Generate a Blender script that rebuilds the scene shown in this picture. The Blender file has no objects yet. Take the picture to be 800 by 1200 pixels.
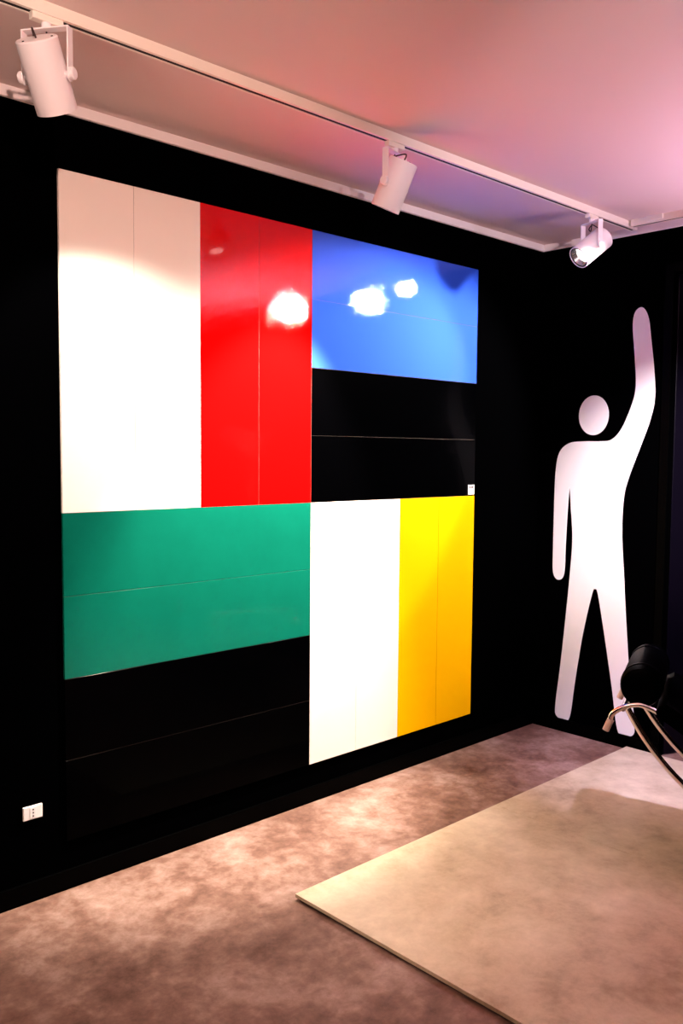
import bpy, bmesh, math, random
from mathutils import Vector, Matrix
from mathutils.geometry import tessellate_polygon
random.seed(7)
S = bpy.context.scene
COL = S.collection
PI = math.pi

# ------------------------------------------------------------------ camera
cam_d = bpy.data.cameras.new('camera'); cam = bpy.data.objects.new('camera', cam_d); COL.objects.link(cam)
RT = Vector((0.7264345, -0.68718581, 0.00828128)); UP = Vector((0.04000765, 0.05431625, 0.99772197)); FW = Vector((0.68607019, 0.72444835, -0.06694988))
CAM = Vector((-1.4392, -2.9904, 1.6348))
cam.matrix_world = Matrix(((RT.x, UP.x, -FW.x, CAM.x), (RT.y, UP.y, -FW.y, CAM.y), (RT.z, UP.z, -FW.z, CAM.z), (0, 0, 0, 1)))
cam_d.sensor_fit = 'VERTICAL'; cam_d.sensor_height = 36.0; cam_d.lens = 1024.042 / 1200 * 36.0
cam_d.clip_start = 0.05
S.camera = cam

# ------------------------------------------------------------------ world, exposure
W = bpy.data.worlds.new('world'); S.world = W; W.use_nodes = True
W.node_tree.nodes['Background'].inputs[0].default_value = (1.0, 0.72, 0.66, 1)
W.node_tree.nodes['Background'].inputs[1].default_value = 0.02
S.view_settings.view_transform = 'Standard'; S.view_settings.look = 'None'
S.view_settings.exposure = 1.0; S.view_settings.gamma = 1.0; S.view_settings.use_curve_mapping = False

# room figures (metres)
XC = 3.0246      # right wall plane
ZC = 2.867       # ceiling
YT = -0.602      # track along the left wall
XT = 2.88        # track along the right wall
X3 = 1.6         # added track across the middle of the room, outside the picture
X0, X1, Y1 = -3.6, 4.2, -5.6

# lamp table: mount x, y, aim vector, watts, colour, cone degrees, blend
LAMPS = [
    dict(x=-0.318, y=YT, aim=(0.47, 0.33, -0.82), w=48, col=(1.0, 0.90, 0.80), cone=82, blend=0.4, label='white track spotlight nearest the camera, above the cream tiles'),
    dict(x=1.0907, y=YT, aim=(-0.10, 0.42, -0.90), w=370, col=(1.0, 0.84, 0.70), cone=64, blend=0.6, label='white track spotlight hanging in the middle, above the red tiles'),
    dict(x=2.5322, y=YT, aim=(-0.725, 0.30, -0.61), w=55, col=(1.0, 0.84, 0.72), cone=92, blend=0.8, label='white track spotlight near the corner with its lens facing the camera'),
    dict(x=XT, y=-1.33, pz=2.725, aim=(-0.93, 1.26, -1.08), w=190, col=(1.0, 0.92, 0.86), cone=74, blend=0.55, label='white track spotlight on the right-hand track, outside the picture above the chaise'),
    dict(x=XT, y=-2.17, pz=2.745, aim=(-1.3, 2.0, -0.95), w=120, col=(1.0, 0.88, 0.78), cone=41, blend=0.22, label='white track spotlight on the right-hand track, outside the picture furthest from the corner'),
    dict(x=X3, y=-2.40, aim=(1.42, 1.43, -1.12), w=500, col=(1.0, 0.88, 0.95), cone=36, blend=1.0, label='added track spotlight on the middle track, outside the picture, brightening the white figure'),  # added lamp outside the view, brightens the white figure
    dict(x=X3, y=-2.02, aim=(1.12, 1.15, -2.60), w=215, col=(0.70, 0.62, 1.0), cone=34, blend=1.0, label='added track spotlight on the middle track, outside the picture, casting violet on the platform'),  # added violet lamp, tints the far end of the platform
    dict(x=-1.6, y=-4.1, pz=2.50, aim=(1.70, 3.9, 0.05), w=225, col=(1.0, 0.62, 0.53), cone=36, blend=1.0, label='added fill spotlight on the rear track, outside the picture, aimed at the cream tiles'),  # added fill: lifts the near spotlight, track and cream tiles
    dict(x=-0.95, y=-4.1, pz=2.50, aim=(2.85, 3.5, 0.18), w=280, col=(1.0, 0.76, 0.82), cone=24, blend=1.0, label='added fill spotlight on the rear track, outside the picture, aimed along the ceiling'),  # added fill for the track and lamps towards the corner
]

# ------------------------------------------------------------------ materials
def nt(name):
    m = bpy.data.materials.new(name); m.use_nodes = True
    t = m.node_tree; b = t.nodes['Principled BSDF']
    return m, t, b
def node(t, typ, **kw):
    n = t.nodes.new(typ)
    for k, v in kw.items():
        if k in n.inputs.keys() if hasattr(n.inputs, 'keys') else False: n.inputs[k].default_value = v
        else: setattr(n, k, v)
    return n
def mat(name, col, rough=0.5, spec=0.5, metal=0.0, bump=0.0, bscale=40.0, bdet=2.0, var=0.0, vscale=3.0, coat=0.0, emit=None):
    m, t, b = nt(name)
    b.inputs['Base Color'].default_value = (*col, 1); b.inputs['Roughness'].default_value = rough
    b.inputs['Specular IOR Level'].default_value = spec; b.inputs['Metallic'].default_value = metal
    b.inputs['Coat Weight'].default_value = coat
    if emit:
        b.inputs['Emission Color'].default_value = (*emit[0], 1); b.inputs['Emission Strength'].default_value = emit[1]
    tc = node(t, 'ShaderNodeTexCoord')
    if var:
        n = node(t, 'ShaderNodeTexNoise', Scale=vscale, Detail=6.0, Roughness=0.6); t.links.new(tc.outputs['Object'], n.inputs['Vector'])
        r = node(t, 'ShaderNodeValToRGB'); r.color_ramp.elements[0].position = 0.3; r.color_ramp.elements[1].position = 0.7
        r.color_ramp.elements[0].color = (*[c * (1 - var) for c in col], 1); r.color_ramp.elements[1].color = (*[min(1, c * (1 + var)) for c in col], 1)
        t.links.new(n.outputs['Fac'], r.inputs['Fac']); t.links.new(r.outputs['Color'], b.inputs['Base Color'])
    if bump:
        n = node(t, 'ShaderNodeTexNoise', Scale=bscale, Detail=bdet); t.links.new(tc.outputs['Object'], n.inputs['Vector'])
        bp = node(t, 'ShaderNodeBump', Strength=bump, Distance=0.01); t.links.new(n.outputs['Fac'], bp.inputs['Height']); t.links.new(bp.outputs['Normal'], b.inputs['Normal'])
    return m
def cement(name, dark, mid, light, rough, scale, spec=0.3, bump=0.05):
    """mottled cement: cloudy blotches, finer stains and specks"""
    m, t, b = nt(name)
    tc = node(t, 'ShaderNodeTexCoord')
    n1 = node(t, 'ShaderNodeTexNoise', Scale=scale, Detail=9.0, Roughness=0.68, Distortion=0.15)
    n2 = node(t, 'ShaderNodeTexNoise', Scale=scale * 5.5, Detail=6.0, Roughness=0.7, Distortion=0.2)
    for n in (n1, n2): t.links.new(tc.outputs['Object'], n.inputs['Vector'])
    mx = node(t, 'ShaderNodeMix', data_type='FLOAT'); mx.inputs[0].default_value = 0.36
    t.links.new(n1.outputs['Fac'], mx.inputs[2]); t.links.new(n2.outputs['Fac'], mx.inputs[3])
    r = node(t, 'ShaderNodeValToRGB'); e = r.color_ramp.elements
    e[0].position = 0.36; e[0].color = (*dark, 1); e[1].position = 0.64; e[1].color = (*light, 1)
    k = e.new(0.49); k.color = (*mid, 1)
    t.links.new(mx.outputs[0], r.inputs['Fac']); t.links.new(r.outputs['Color'], b.inputs['Base Color'])
    b.inputs['Roughness'].default_value = rough; b.inputs['Specular IOR Level'].default_value = spec
    bp = node(t, 'ShaderNodeBump', Strength=bump, Distance=0.01); t.links.new(n2.outputs['Fac'], bp.inputs['Height']); t.links.new(bp.outputs['Normal'], b.inputs['Normal'])
    return m
def glaze(name, col, rough=0.014, var=0.0, bump=0.045, spec=0.25):
    """hand-finished glossy enamel: fine pits over broad undulation"""
    m, t, b = nt(name)
    b.inputs['Roughness'].default_value = rough; b.inputs['Specular IOR Level'].default_value = spec
    tc = node(t, 'ShaderNodeTexCoord')
    n1 = node(t, 'ShaderNodeTexNoise', Scale=9.0, Detail=3.0, Roughness=0.55)
    n2 = node(t, 'ShaderNodeTexNoise', Scale=190.0, Detail=0.5, Roughness=0.5)
    n3 = node(t, 'ShaderNodeTexNoise', Scale=4.0, Detail=7.0, Roughness=0.65)
    for n in (n1, n2, n3): t.links.new(tc.outputs['Object'], n.inputs['Vector'])
    r = node(t, 'ShaderNodeValToRGB'); r.color_ramp.elements[0].position = 0.32; r.color_ramp.elements[1].position = 0.68
    r.color_ramp.elements[0].color = (*[c * (1 - var) for c in col], 1); r.color_ramp.elements[1].color = (*[min(1, c * (1 + var)) for c in col], 1)
    t.links.new(n3.outputs['Fac'], r.inputs['Fac']); t.links.new(r.outputs['Color'], b.inputs['Base Color'])
    b1 = node(t, 'ShaderNodeBump', Strength=bump * 0.18, Distance=0.02); b2 = node(t, 'ShaderNodeBump', Strength=bump * 1.15, Distance=0.006)
    t.links.new(n1.outputs['Fac'], b1.inputs['Height']); pw = node(t, 'ShaderNodeMath', operation='POWER'); pw.inputs[1].default_value = 4.0; t.links.new(n2.outputs['Fac'], pw.inputs[0]); t.links.new(pw.outputs[0], b2.inputs['Height'])
    b.inputs['Coat Weight'].default_value = spec; b.inputs['Coat Roughness'].default_value = 0.012; t.links.new(b1.outputs['Normal'], b.inputs['Coat Normal'])
    t.links.new(b1.outputs['Normal'], b2.inputs['Normal']); t.links.new(b2.outputs['Normal'], b.inputs['Normal'])
    return m
M = dict(
    black_wall=mat('matt_black_paint', (0.0003, 0.0003, 0.0004), 0.6, 0.0, bump=0.03, bscale=120),
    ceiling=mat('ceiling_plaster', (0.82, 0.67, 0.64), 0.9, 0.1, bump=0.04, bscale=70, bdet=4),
    cornice=mat('cornice_white', (0.92, 0.86, 0.84), 0.6, 0.3, bump=0.02),
    floor=cement('cement_floor', (0.072, 0.029, 0.019), (0.185, 0.100, 0.071), (0.37, 0.25, 0.20), 0.55, 2.2),
    slab=cement('cement_slab', (0.30, 0.226, 0.138), (0.52, 0.43, 0.285), (0.70, 0.605, 0.43), 0.42, 1.5),
    slab_edge=mat('slab_edge', (0.10, 0.075, 0.06), 0.7, 0.2, var=0.3, vscale=20),
    cream=mat('cream_tile', (0.86, 0.785, 0.69), 0.55, 0.2, bump=0.02, bscale=60, var=0.015),
    red=glaze('red_enamel', (0.62, 0.001, 0.001)),
    blue=glaze('blue_enamel', (0.026, 0.088, 0.60)),
    green=glaze('green_enamel', (0.002, 0.110, 0.070), 0.12, 0.08, 0.05),
    black=glaze('black_enamel', (0.0002, 0.0002, 0.0003), 0.14, 0.0, 0.05, 0.012),
    yellow=mat('yellow_tile', (0.86, 0.43, 0.0), 0.7, 0.02, bump=0.02, bscale=60),
    grout=mat('pale_grout', (0.13, 0.10, 0.085), 0.8, 0.2, bump=0.05, bscale=200),
    white_paint=mat('white_powder_coat', (0.92, 0.88, 0.89), 0.45, 0.4, bump=0.01, bscale=200),
    white_plastic=mat('white_plastic', (0.88, 0.87, 0.85), 0.35, 0.5, bump=0.005),
    track=mat('track_cream', (0.92, 0.85, 0.74), 0.5, 0.4, bump=0.005),
    dark=mat('dark_slot', (0.01, 0.008, 0.008), 0.6, 0.2, bump=0.02),
    cable=mat('brown_black_cable', (0.035, 0.012, 0.012), 0.5, 0.4, bump=0.02),
    vinyl=mat('white_vinyl', (0.88, 0.86, 0.86), 0.5, 0.3, bump=0.01, bscale=50),
    chrome=mat('chrome', (0.86, 0.84, 0.84), 0.06, 0.5, metal=1.0, bump=0.004, bscale=10),
    leather=mat('black_leather', (0.0003, 0.0003, 0.0004), 0.35, 0.012, bump=0.12, bscale=160, bdet=4),
    rubber=mat('beige_cap', (0.62, 0.50, 0.42), 0.5, 0.4, bump=0.02),
    steel=mat('black_steel', (0.0003, 0.0003, 0.0003), 0.4, 0.015, bump=0.02),
    door=mat('black_gloss_door', (0.0015, 0.001, 0.003), 0.3, 0.12, bump=0.02, bscale=12),
    lens=mat('lamp_lens', (0.9, 0.9, 0.9), 0.2, 0.5, emit=((1.0, 0.93, 0.86), 3.0)),
    reflector=mat('lamp_reflector', (0.7, 0.7, 0.72), 0.25, 0.5, metal=1.0, bump=0.01),
    print=mat('dark_print', (0.05, 0.012, 0.01), 0.6, 0.2),
)

# ------------------------------------------------------------------ mesh helpers
def box(bm, a, b):
    a, b = [min(p, q) for p, q in zip(a, b)], [max(p, q) for p, q in zip(a, b)]
    v = [bm.verts.new((x, y, z)) for x in (a[0], b[0]) for y in (a[1], b[1]) for z in (a[2], b[2])]
    for f in ((0, 1, 3, 2), (4, 6, 7, 5), (0, 4, 5, 1), (2, 3, 7, 6), (0, 2, 6, 4), (1, 5, 7, 3)):
        bm.faces.new([v[i] for i in f])
def bevel(bm, w, seg=2):
    bmesh.ops.bevel(bm, geom=bm.edges[:], offset=w, segments=seg, profile=0.5, affect='EDGES')
def lathe(bm, prof, n=40, mtx=None):
    """profile of (radius, z) about local z"""
    rings = []
    for r, z in prof:
        if r < 1e-6: rings.append([bm.verts.new((0, 0, z))])
        else: rings.append([bm.verts.new((r * math.cos(2 * PI * i / n), r * math.sin(2 * PI * i / n), z)) for i in range(n)])
    vs = [v for R in rings for v in R]
    for A, B in zip(rings, rings[1:]):
        for i in range(n):
            j = (i + 1) % n
            q = [A[i % len(A)], A[j % len(A)], B[j % len(B)], B[i % len(B)]]
            q = list(dict.fromkeys(q))
            if len(q) > 2: bm.faces.new(q)
    if mtx is not None: bmesh.ops.transform(bm, matrix=mtx, verts=vs)
def smooth_pts(P, n=8, closed=False):
    P = [Vector(p) for p in P]; out = []; L = len(P)
    for i in range(L if closed else L - 1):
        g = lambda k: P[k % L] if closed else P[max(0, min(L - 1, k))]
        p0, p1, p2, p3 = g(i - 1), g(i), g(i + 1), g(i + 2)
        for k in range(n):
            t = k / n
            out.append(0.5 * ((2 * p1) + (p2 - p0) * t + (2 * p0 - 5 * p1 + 4 * p2 - p3) * t * t + (3 * p1 - p0 - 3 * p2 + p3) * t ** 3))
    if not closed: out.append(P[-1])
    return out
def tube(bm, pts, r, n=12):
    pts = [Vector(p) for p in pts]; T0 = (pts[1] - pts[0]).normalized()
    N = T0.orthogonal().normalized(); rings = []
    for i, p in enumerate(pts):
        T = (pts[min(i + 1, len(pts) - 1)] - pts[max(i - 1, 0)]).normalized()
        N = (N - T * N.dot(T)).normalized(); B = T.cross(N)
        rings.append([bm.verts.new(p + r * (math.cos(2 * PI * k / n) * N + math.sin(2 * PI * k / n) * B)) for k in range(n)])
    for A, Bq in zip(rings, rings[1:]):
        for k in range(n): bm.faces.new((A[k], A[(k + 1) % n], Bq[(k + 1) % n], Bq[k]))
    bm.faces.new(rings[0][::-1]); bm.faces.new(rings[-1])
def obj(name, bm, m, parent=None, smooth=False, **props):
    bmesh.ops.recalc_face_normals(bm, faces=bm.faces[:])
    me = bpy.data.meshes.new(name); bm.to_mesh(me); bm.free()
    if smooth:
        for p in me.polygons: p.use_smooth = True
        try: me.set_sharp_from_angle(angle=math.radians(38))
        except Exception: pass
    me.materials.append(m)
    o = bpy.data.objects.new(name, me); COL.objects.link(o); o.parent = parent
    for k, v in props.items(): o[k] = v
    return o
def bxo(name, a, b, m, parent=None, bw=0.0, **props):
    bm = bmesh.new(); box(bm, a, b)
    if bw: bevel(bm, bw)
    return obj(name, bm, m, parent, **props)
def empty(name, loc=(0, 0, 0), **props):
    o = bpy.data.objects.new(name, None); COL.objects.link(o); o.location = loc; o.empty_display_size = 0.1
    for k, v in props.items(): o[k] = v
    return o

# ------------------------------------------------------------------ the room
ST = dict(kind='structure')
bxo('floor', (X0, Y1, -0.1), (X1, 0.25, 0.0), M['floor'], label='mottled brown cement floor', **ST)
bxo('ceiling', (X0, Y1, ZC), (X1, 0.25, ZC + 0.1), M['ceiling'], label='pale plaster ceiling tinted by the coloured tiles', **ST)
WY = 0.012
bxo('wall_left', (X0, WY, 0), (XC, 0.25, ZC), M['black_wall'], label='matt black wall carrying the coloured tiles', **ST)
DJ0, DJ1, DH = -0.80, -1.75, 2.60       # doorway in the right wall
bm = bmesh.new()
box(bm, (XC, 0.25, 0), (XC + 0.16, DJ0, ZC)); box(bm, (XC, DJ0, DH), (XC + 0.16, DJ1, ZC)); box(bm, (XC, DJ1, 0), (XC + 0.16, Y1, ZC))
obj('wall_right', bm, M['black_wall'], label='matt black wall with the white figure', **ST)
bxo('wall_back', (X0 - 0.1, Y1, 0), (X0, 0.25, ZC), M['black_wall'], **ST)
bxo('wall_front', (X0, Y1 - 0.1, 0), (X1, Y1, ZC), M['black_wall'], **ST)
bxo('wall_passage', (X1, Y1, 0), (X1 + 0.1, 0.25, ZC), M['black_wall'], **ST)
# skirting
bxo('baseboard_left', (X0, WY - 0.012, 0), (XC - 0.012, WY, 0.075), M['steel'], bw=0.002, label='black skirting board along the tiled wall', **ST)
bxo('baseboard_right', (XC - 0.012, WY - 0.012, 0), (XC, DJ0, 0.075), M['steel'], bw=0.002, label='black skirting board under the white figure', **ST)
# cornice
bxo('trim_1', (X0, WY - 0.016, ZC - 0.040), (XC, WY, ZC), M['cornice'], bw=0.004, label='narrow white cornice above the tiled wall', **ST)
bxo('trim_2', (XC - 0.016, Y1, ZC - 0.040), (XC, WY - 0.016, ZC), M['cornice'], bw=0.004, label='narrow white cornice above the white figure', **ST)
# doorway with its leaf swung away from the room
bm = bmesh.new()
box(bm, (XC - 0.008, DJ0 + 0.045, 0), (XC + 0.0, DJ0, DH + 0.045)); box(bm, (XC - 0.008, DJ1, 0), (XC, DJ1 - 0.045, DH + 0.045)); box(bm, (XC - 0.008, DJ0, DH), (XC, DJ1, DH + 0.045))
obj('trim_3', bm, M['steel'], label='black door casing at the edge of the picture', **ST)
leaf = bxo('door_1', (0, 0, 0.004), (0.9, 0.04, DH - 0.004), M['door'], bw=0.003, label='glossy black door leaf at the right edge', **ST)
leaf.location = (XC + 0.05, DJ0 - 0.005, 0); leaf.rotation_euler = (0, 0, math.radians(-25))
bm = bmesh.new(); box(bm, (0.80, -0.03, 1.0), (0.83, 0.0, 1.02)); box(bm, (0.70, -0.045, 1.0), (0.83, -0.03, 1.02)); obj('door_handle', bm, M['chrome'], leaf)

# ------------------------------------------------------------------ coloured tiles on the left wall
TZ0 = 0.1844; TH = 2.4487; Q = TH / 8
tiles = empty('tile_display', (0, 0, TZ0), label='big square composition of coloured tiles on the black wall', category='wall tiles')
GAP = 0.00065
def tile(x0, x1, z0, z1, m, lab):
    bm = bmesh.new(); box(bm, (x0 + GAP, 0, z0 + GAP), (x1 - GAP, WY - 0.0005, z1 - GAP)); bevel(bm, 0.0008, 1)
    obj('tile', bm, M[m], tiles, label=lab)
for i in range(2):
    tile(0.3 * i, 0.3 * (i + 1), TH / 2, TH, 'cream', 'upright cream tile at the upper left')
    tile(0.6 + 0.3 * i, 0.9 + 0.3 * i, TH / 2, TH, 'red', 'upright glossy red tile')
    tile(1.2, 2.4, TH - Q * (i + 1), TH - Q * i, 'blue', 'lying glossy blue tile')
    tile(1.2, 2.4, TH / 2 + Q * i, TH / 2 + Q * (i + 1), 'black', 'lying glossy black tile below the blue ones')
    tile(0, 1.2, Q * (2 + i), Q * (3 + i), 'green', 'lying glossy green tile')
    tile(0, 1.2, Q * i, Q * (i + 1), 'black', 'lying black tile below the green ones')
    tile(1.2 + 0.3 * i, 1.5 + 0.3 * i, 0, TH / 2, 'cream', 'upright cream tile at the lower right')
    tile(1.8 + 0.3 * i, 2.1 + 0.3 * i, 0, TH / 2, 'yellow', 'upright yellow tile')
bxo('grout', (0.002, 0.0015, 0.002), (2.398, WY - 0.0005, TH - 0.002), M['grout'], tiles, label='pale joint lines between the tiles')
# small printed label at the corner of the black tile
lb = empty('caption_label', (2.369, 0, 1.442), label='tiny white caption label on the black tile beside the yellow one', category='label')
bxo('card', (-0.0275, -0.0015, -0.027), (0.0275, 0.0, 0.027), M['white_plastic'], lb)
bxo('print_mark', (-0.016, -0.0021, 0.009), (-0.006, -0.0013, 0.018), M['print'], lb)
bxo('print_mark', (-0.001, -0.0021, 0.009), (0.020, -0.0013, 0.018), M['print'], lb)

# wall socket, low on the left
so = empty('wall_socket', (-0.126, WY, 0.331), label='white wall socket low on the black wall at the left', category='socket')
bm = bmesh.new(); box(bm, (-0.036, -0.010, -0.0245), (0.036, 0.0, 0.0245)); bevel(bm, 0.002); obj('cover_plate', bm, M['white_plastic'], so)
bxo('insert', (-0.012, -0.0112, -0.020), (0.012, -0.009, 0.020), M['white_plastic'], so, 0.0006)
for k, z in enumerate((-0.012, 0, 0.012)):
    bm = bmesh.new(); lathe(bm, [(0, 0), (0.0027, 0), (0.0027, 0.0010), (0, 0.0010)], 16, Matrix.Translation((0, -0.0109, z)) @ Matrix.Rotation(PI / 2, 4, 'X'))
    obj('pin_hole', bm, M['dark'], so)

# ------------------------------------------------------------------ tracks
def track(name, L, loc, rz, label):
    """local x runs along the track, slot facing down"""
    t = empty(name, loc, label=label, category='light track'); t.rotation_euler = (0, 0, rz)
    bm = bmesh.new()
    box(bm, (0, -0.018, -0.008), (L, 0.018, 0)); box(bm, (0, -0.018, -0.034), (L, -0.007, -0.008)); box(bm, (0, 0.011, -0.034), (L, 0.018, -0.008))
    obj('rail', bm, M['track'], t)
    bxo('conductor_slot', (0.004, -0.007, -0.0315), (L - 0.004, 0.011, -0.008), M['dark'], t, label='dark slot along the underside of the track')
    bxo('end_cap', (L, -0.019, -0.0345), (L + 0.006, 0.019, 0), M['track'], t)
    return t
track('light_track', 6.3, (X0 + 0.25, YT, ZC), 0, 'long cream light track on the ceiling along the tiled wall')
track('light_track', 4.6, (XT, YT - 0.03, ZC), -PI / 2, 'cream light track on the ceiling along the white figure wall')
track('light_track', 3.0, (-3.2, -4.1, ZC), 0, 'added cream light track behind the camera for the fill spotlights, outside the picture')  # added only to carry the rear fill spots
track('light_track', 3.2, (X3, -1.75, ZC), -PI / 2, 'added cream light track across the middle of the ceiling, outside the picture')  # added to hold the spots for figure and platform
bm = bmesh.new(); box(bm, (XT - 0.03, YT - 0.21, ZC - 0.026), (XT + 0.03, YT - 0.12, ZC)); bevel(bm, 0.002)
obj('feed_box', bm, M['track'], None, label='small cream feed connector on the ceiling beside the corner track', category='connector')

# ------------------------------------------------------------------ track spotlights
BL, BR, PZ = 0.188, 0.0575, 2.676
def lamp(x, y, aim, w, col, cone, blend, label, pz=PZ):
    t = empty('track_spotlight', (x, y, pz), label=label, category='spotlight', group='white spotlights on the ceiling tracks')
    a = Vector(aim).normalized(); h = math.atan2(a.y, a.x)
    side = Vector((-math.sin(h), math.cos(h), 0))          # tilt axis
    Rq = Matrix((side.cross(-a), side, -a)).transposed().to_4x4()    # local +z = back of lamp
    Rz = Matrix.Rotation(h, 4, 'Z')
    top = ZC - 0.034 - pz
    # adapter clipped in the track (follows the track's own direction)
    along = (0.045, 0.013) if y in (YT, -4.1) else (0.013, 0.045)
    bm = bmesh.new(); box(bm, (-along[0], -along[1], top - 0.018), (along[0], along[1], top + 0.004)); bevel(bm, 0.003)
    obj('adapter', bm, M['track'], t)
    bm = bmesh.new(); lathe(bm, [(0, 0), (0.014, 0), (0.014, 0.016), (0, 0.016)], 24, Matrix.Translation((0, 0, top - 0.034))); obj('swivel', bm, M['white_paint'], t, True)
    # yoke: bridge and two straps
    ya = BR + 0.010
    bm = bmesh.new(); v = []
    prof = [(-ya, -0.018), (-ya, top - 0.034), (ya, top - 0.034), (ya, -0.018)]
    box(bm, (-0.013, -ya, top - 0.036), (0.013, ya, top - 0.032))
    for s in (-1, 1):
        box(bm, (-0.013, s * ya, -0.008), (0.013, s * (ya + 0.004), top - 0.032))
        bm2 = [bm.verts.new((0.013 * math.cos(PI + PI * k / 10), s * (ya + d), -0.008 + 0.013 * math.sin(PI + PI * k / 10))) for d in (0, 0.004) for k in range(11)]
        for k in range(10): bm.faces.new((bm2[k], bm2[k + 1], bm2[12 + k], bm2[11 + k]))
        bm.faces.new(bm2[:11]); bm.faces.new(bm2[11:])
    bmesh.ops.transform(bm, matrix=Rz, verts=bm.verts[:]); obj('yoke', bm, M['white_paint'], t)
    for s in (-1, 1):
        bm = bmesh.new(); lathe(bm, [(0, 0), (0.017, 0), (0.017, 0.010), (0.014, 0.013), (0, 0.013)], 28, Rz @ Matrix.Translation((0, s * (ya + 0.004), 0)) @ Matrix.Rotation(-s * PI / 2, 4, 'X'))
        obj('knob', bm, M['white_paint'], t, True)
        bm = bmesh.new(); lathe(bm, [(0, 0), (0.007, 0), (0.007, 0.014), (0, 0.014)], 12, Rz @ Matrix.Translation((0, s * (ya - 0.012), 0)) @ Matrix.Rotation(-s * PI / 2, 4, 'X'))
        obj('pivot', bm, M['white_paint'], t, True)
    # body: open-fronted can with a flat back
    z0, z1 = -BL / 2, BL / 2
    bm = bmesh.new()
    lathe(bm, [(BR - 0.004, z0 + 0.04), (BR - 0.004, z0), (BR, z0), (BR, z1 - 0.003), (BR - 0.003, z1), (0, z1)], 48, Rq)
    body = obj('body', bm, M['white_paint'], t, True)
    bm = bmesh.new(); lathe(bm, [(BR - 0.005, z0 + 0.004), (0.036, z0 + 0.03), (0.033, z0 + 0.031)], 40, Rq); obj('reflector', bm, M['reflector'], t, True)
    bm = bmesh.new(); lathe(bm, [(BR - 0.004, z0 + 0.002), (BR - 0.010, z0 + 0.002), (BR - 0.010, z0 + 0.006), (BR - 0.004, z0 + 0.006)], 40, Rq); obj('bezel', bm, M['dark'], t, True)
    bm = bmesh.new(); lathe(bm, [(0.0345, z0 + 0.028), (0.02, z0 + 0.024), (0, z0 + 0.023)], 32, Rq); obj('lens', bm, M['lens'], t, True)
    # screw heads on the back and the looped cable
    for an in (0.6, 2.7, 4.8):
        bm = bmesh.new(); lathe(bm, [(0, 0), (0.003, 0), (0.003, 0.002), (0, 0.002)], 10, Rq @ Matrix.Translation((0.045 * math.cos(an), 0.045 * math.sin(an), z1)))
        obj('screw', bm, M['dark'], t)
    back = a * -z1
    p = [back * 0.95, back + (-a) * 0.025 + side * 0.004, Vector((0, 0, top - 0.06)) + side * 0.030, Vector((0, 0, top - 0.048)) + side * 0.002,
         Vector((0, 0, top - 0.062)) - side * 0.022, Vector((0, 0, top - 0.075)) - side * 0.006, Vector((0, 0, top - 0.04))]
    bm = bmesh.new(); tube(bm, smooth_pts(p, 8), 0.0028, 8); obj('cable', bm, M['cable'], t, True)
    # the light itself, at the lens
    ld = bpy.data.lights.new('spot', 'SPOT'); ld.energy = w; ld.color = col; ld.spot_size = math.radians(cone); ld.spot_blend = blend; ld.shadow_soft_size = 0.03
    lo = bpy.data.objects.new('spot_beam', ld); COL.objects.link(lo); lo.parent = t
    lo.location = a * (BL / 2 + 0.004); lo.rotation_euler = (-a).to_track_quat('Z', 'Y').to_euler()
    return t
for L in LAMPS: lamp(**L)

# ------------------------------------------------------------------ plain white standing figure on the right wall
fig = empty('wall_figure', (XC, -0.38, 0.05), label='plain white human silhouette with a raised arm on the black wall', category='wall decal')
def plate(name, pts, parent):
    bm = bmesh.new(); loc = parent.location
    f = [bm.verts.new((-0.004, -p[0] - loc.y, p[1] - loc.z)) for p in pts]; b = [bm.verts.new((0.0, -p[0] - loc.y, p[1] - loc.z)) for p in pts]
    n = len(pts)
    for tri in tessellate_polygon([[Vector((p[0], p[1], 0)) for p in pts]]):
        bm.faces.new([f[i] for i in tri]); bm.faces.new([b[i] for i in tri][::-1])
    for i in range(n): bm.faces.new((f[i], f[(i + 1) % n], b[(i + 1) % n], b[i]))
    return obj(name, bm, M['vinyl'], parent)
outline = [(0.30, 1.715), (0.20, 1.705), (0.135, 1.65), (0.112, 1.53), (0.108, 1.30), (0.108, 1.08), (0.112, 0.94), (0.148, 0.90), (0.186, 0.94), (0.192, 1.12), (0.200, 1.34), (0.208, 1.45),
           (0.220, 1.34), (0.236, 1.15), (0.228, 0.97), (0.206, 0.70), (0.178, 0.40), (0.150, 0.15), (0.158, 0.085), (0.205, 0.072), (0.248, 0.095), (0.278, 0.32), (0.320, 0.60), (0.372, 0.84),
           (0.392, 0.872), (0.412, 0.84), (0.462, 0.60), (0.515, 0.32), (0.555, 0.095), (0.598, 0.072), (0.650, 0.085), (0.655, 0.16), (0.618, 0.42), (0.588, 0.72), (0.566, 0.98), (0.548, 1.20),
           (0.552, 1.40), (0.580, 1.52), (0.640, 1.68), (0.694, 1.83), (0.716, 1.95), (0.706, 2.10), (0.684, 2.26), (0.664, 2.38), (0.628, 2.435), (0.588, 2.415), (0.576, 2.34), (0.592, 2.18),
           (0.604, 2.02), (0.586, 1.92), (0.530, 1.79), (0.470, 1.725), (0.40, 1.715)]
plate('body', [(p.x, p.y) for p in smooth_pts([(a, b, 0) for a, b in outline], 6, True)], fig)
plate('head', [(0.352 + 0.094 * math.cos(2 * PI * k / 48), 1.862 + 0.112 * math.sin(2 * PI * k / 48)) for k in range(48)], fig)

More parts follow.
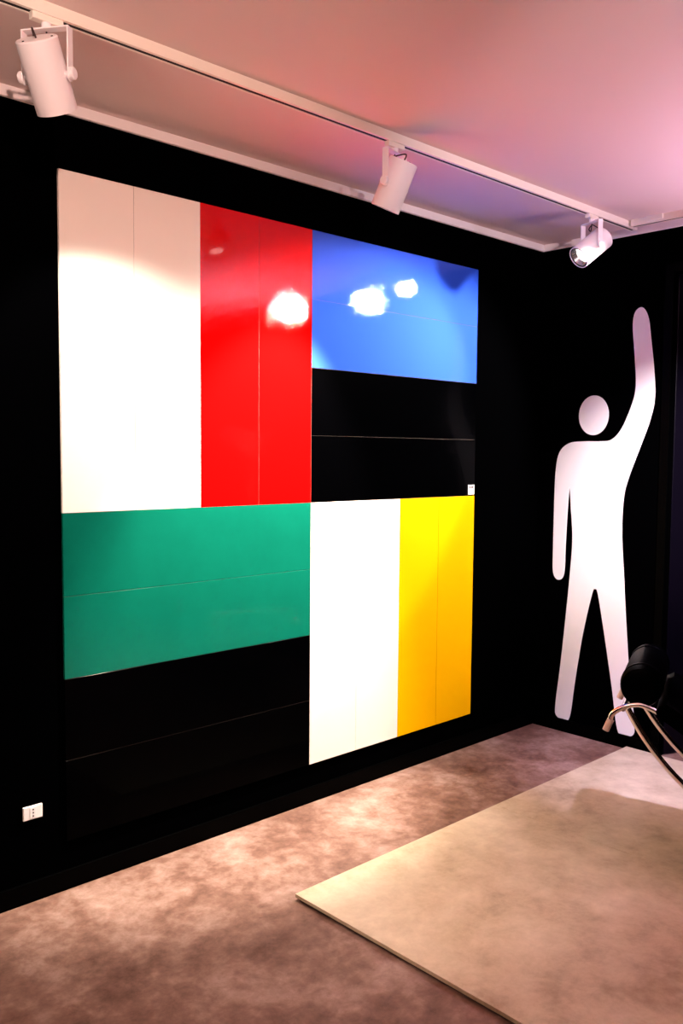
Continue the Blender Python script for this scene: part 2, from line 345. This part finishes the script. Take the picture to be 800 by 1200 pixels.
# ------------------------------------------------------------------ cement platform of two slabs
plat = empty('display_platform', (0.5758, -0.633, 0), label='low platform of pale cement slabs lying on the floor', category='platform')
for i in range(2):
    a = 0.0 + 1.2055 * i
    s = bxo('slab', (a + 0.0006, -2.40, 0.012), (a + 1.205, 0, 0.025), M['slab'], plat, 0.0008)
bxo('backing_board', (0.012, -2.388, 0.0), (2.399, -0.012, 0.012), M['slab_edge'], plat, label='dark board under the slabs')

# ------------------------------------------------------------------ chaise longue
TC = math.radians(23); WV = Vector((math.cos(TC), math.sin(TC), 0)); UV = Vector((math.sin(TC), -math.cos(TC), 0)); DN = 1.0500; SP = 0.33
CU, CZ, CR = 2.7044, 1.0718, 0.9305
root_loc = UV * CU + WV * (DN + SP / 2) + Vector((0, 0, 0.025))
ch = empty('chaise_longue', root_loc, label='black leather chaise longue with bowed chrome tubes, cut by the right edge', category='chaise longue')
def cp(u, w, z): return UV * u + WV * (DN + w) + Vector((0, 0, z)) - root_loc
for w in (0.0, SP):
    bm = bmesh.new(); a0 = math.atan2(0.645 - CZ, 1.877 - CU); a1 = -PI - a0
    a0 = a0 if a0 > 0 else a0 + 2 * PI
    A0, A1 = a0, 3 * PI - a0
    tube(bm, [cp(CU + CR * math.cos(A0 + (A1 - A0) * k / 60), w, CZ + CR * math.sin(A0 + (A1 - A0) * k / 60)) for k in range(61)], 0.0125, 16)
    obj('bow_tube', bm, M['chrome'], ch, True)
rail = [(1.822, 0.612), (1.830, 0.640), (1.868, 0.669), (1.906, 0.684), (1.94, 0.685), (2.0, 0.662), (2.1, 0.60), (2.3, 0.47), (2.48, 0.390), (2.60, 0.378), (2.74, 0.43), (2.87, 0.53), (2.97, 0.555), (3.10, 0.525), (3.40, 0.42)]
def rp(n=6): return [(p.x, p.y) for p in smooth_pts([(a, b, 0) for a, b in rail], n)]
for w in (-0.08, SP + 0.08):
    bm = bmesh.new(); tube(bm, [cp(u, w, z) for u, z in rp()], 0.010, 14); obj('bed_tube', bm, M['chrome'], ch, True)
    bm = bmesh.new()
    d = (cp(1.806, w, 0.572) - cp(1.822, w, 0.612)); tube(bm, [cp(1.8235, w, 0.616), cp(1.822, w, 0.612) + d * 0.5, cp(1.806, w, 0.572)], 0.0135, 14); bevel_edges = None
    obj('end_cap', bm, M['rubber'], ch, True, label='pale end cap of the chrome bed tube')
for u, z in ((1.868, 0.662), (2.55, 0.372), (3.40, 0.42)):
    bm = bmesh.new(); tube(bm, [cp(u, -0.08, z), cp(u, SP + 0.08, z)], 0.010, 14); obj('cross_tube', bm, M['chrome'], ch, True)
# leather pad
def pad(name, prof, w0, w1, th, m, parent):
    bm = bmesh.new(); n = len(prof); R = []
    for i, (u, z) in enumerate(prof):
        u0, z0 = prof[max(i - 1, 0)]; u1, z1 = prof[min(i + 1, n - 1)]
        t = Vector((u1 - u0, z1 - z0)).normalized(); nn = Vector((-t.y, t.x))
        e = 0.35 if i in (0, n - 1) else 1.0
        sec = [(w0, -0.45), (w0, 0.2), (w0 + 0.004, 0.75), (w0 + 0.03, 1.0), ((w0 + w1) / 2, 1.06), (w1 - 0.03, 1.0), (w1 - 0.004, 0.75), (w1, 0.2), (w1, -0.45), (w1 - 0.006, -0.45), (w1 - 0.008, 0.0), (w0 + 0.008, 0.0), (w0 + 0.006, -0.45)]
        R.append([bm.verts.new(cp(u + nn.x * (0.011 + h * th * e), ww, z + nn.y * (0.011 + h * th * e))) for ww, h in sec])
    k = len(R[0])
    for A, B in zip(R, R[1:]):
        for j in range(k): bm.faces.new((A[j], A[(j + 1) % k], B[(j + 1) % k], B[j]))
    bm.faces.new(R[0]); bm.faces.new(R[-1][::-1])
    return obj(name, bm, m, parent, True)
P = [p for p in rp(5) if 1.985 < p[0] < 3.37]
pd = pad('leather_pad', P, -0.100, SP + 0.100, 0.05, M['leather'], ch)
bu, bz, br = 1.930, 0.752, 0.078
bm = bmesh.new(); hw = 0.25
side_m = Matrix((UV.to_3d(), Vector((0, 0, 1)), UV.cross(Vector((0, 0, 1))))).transposed().to_4x4()
ax = WV; e1 = UV; e2 = Vector((0, 0, 1))
mt = Matrix(((e1.x, e2.x, ax.x, 0), (e1.y, e2.y, ax.y, 0), (e1.z, e2.z, ax.z, 0), (0, 0, 0, 1)))
lathe(bm, [(0, -hw), (br * 0.72, -hw), (br * 0.93, -hw + 0.008), (br, -hw + 0.03), (br * 1.02, 0), (br, hw - 0.03), (br * 0.93, hw - 0.008), (br * 0.72, hw), (0, hw)], 40, Matrix.Translation(cp(bu, SP / 2, bz)) @ mt)
obj('head_bolster', bm, M['leather'], ch, True, label='black leather neck roll')
for w in (-0.01, SP + 0.01):
    bm = bmesh.new()
    pts = [(bu + (br + 0.003) * math.cos(t), bz + (br + 0.003) * math.sin(t)) for t in [math.radians(200 - 12 * k) for k in range(19)]]
    vs = [[bm.verts.new(cp(u, w + s, z)) for s in (-0.012, 0.012)] for u, z in pts]
    for A, B in zip(vs, vs[1:]): bm.faces.new((A[0], A[1], B[1], B[0]))
    o = obj('strap', bm, M['leather'], ch, True); sm = o.modifiers.new('solid', 'SOLIDIFY'); sm.thickness = 0.003
# black steel base, outside the picture for the most part
for u in (2.45, 2.96):
    bm = bmesh.new(); box(bm, (-0.02, -0.03, 0.0), (0.02, SP + 0.03, 0.02))
    z = CZ - math.sqrt(CR ** 2 - (u - CU) ** 2) - 0.0125 - 0.02
    for v in bm.verts: v.co = cp(u + v.co.x, v.co.y, z + v.co.z)
    obj('base_bar', bm, M['steel'], ch)
    for w in (0.03, SP - 0.03):
        s = -1 if u < CU else 1
        bm = bmesh.new(); tube(bm, [cp(u, w, z + 0.005), cp(u + s * 0.06, w, z - 0.010), cp(u + s * 0.31, w, 0.052)], 0.012, 12); obj('base_leg', bm, M['steel'], ch, True)
        bm = bmesh.new(); lathe(bm, [(0, 0), (0.016, 0), (0.016, 0.02), (0.008, 0.036), (0, 0.036)], 20, Matrix.Translation(cp(u + s * 0.30, w, 0.0255))); obj('foot', bm, M['steel'], ch, True)
bm = bmesh.new(); box(bm, (2.45, SP / 2 - 0.02, 0.085), (2.96, SP / 2 + 0.02, 0.105))
for v in bm.verts: v.co = cp(*v.co)
obj('base_beam', bm, M['steel'], ch)

# ------------------------------------------------------------------ added floor uplighters, put outside the picture to brighten the ceiling
def uplighter(x, y, w, col, label):
    t = empty('added_uplighter', (x, y, 0), label=label, category='floor lamp')
    bm = bmesh.new(); lathe(bm, [(0, 0), (0.15, 0), (0.15, 0.012), (0.03, 0.03), (0, 0.03)], 40); obj('base', bm, M['white_paint'], t, True)
    bm = bmesh.new(); tube(bm, [(0, 0, 0.02), (0, 0, 0.8), (0, 0, 1.62)], 0.011, 14); obj('pole', bm, M['chrome'], t, True)
    bm = bmesh.new(); lathe(bm, [(0, 1.60), (0.05, 1.61), (0.13, 1.70), (0.17, 1.80), (0.165, 1.80), (0.125, 1.707), (0.045, 1.62), (0, 1.615)], 40); obj('shade', bm, M['white_paint'], t, True)
    bm = bmesh.new(); lathe(bm, [(0, 1.70), (0.03, 1.69), (0.04, 1.66), (0.03, 1.63), (0, 1.625)], 24); obj('bulb', bm, M['lens'], t, True)
    ld = bpy.data.lights.new('uplight', 'SPOT'); ld.energy = w; ld.color = col; ld.spot_size = math.radians(150); ld.spot_blend = 0.8; ld.shadow_soft_size = 0.12
    lo = bpy.data.objects.new('fill_beam', ld); COL.objects.link(lo); lo.parent = t; lo.location = (0, 0, 1.76); lo.rotation_euler = (PI, 0, 0)
uplighter(2.82, -2.55, 190, (1.0, 0.64, 0.93), 'added white uplighter behind the chaise, outside the picture, brightening the ceiling')
uplighter(-2.3, -1.7, 250, (1.0, 0.74, 0.62), 'added white uplighter left of the camera, outside the picture, brightening the ceiling')
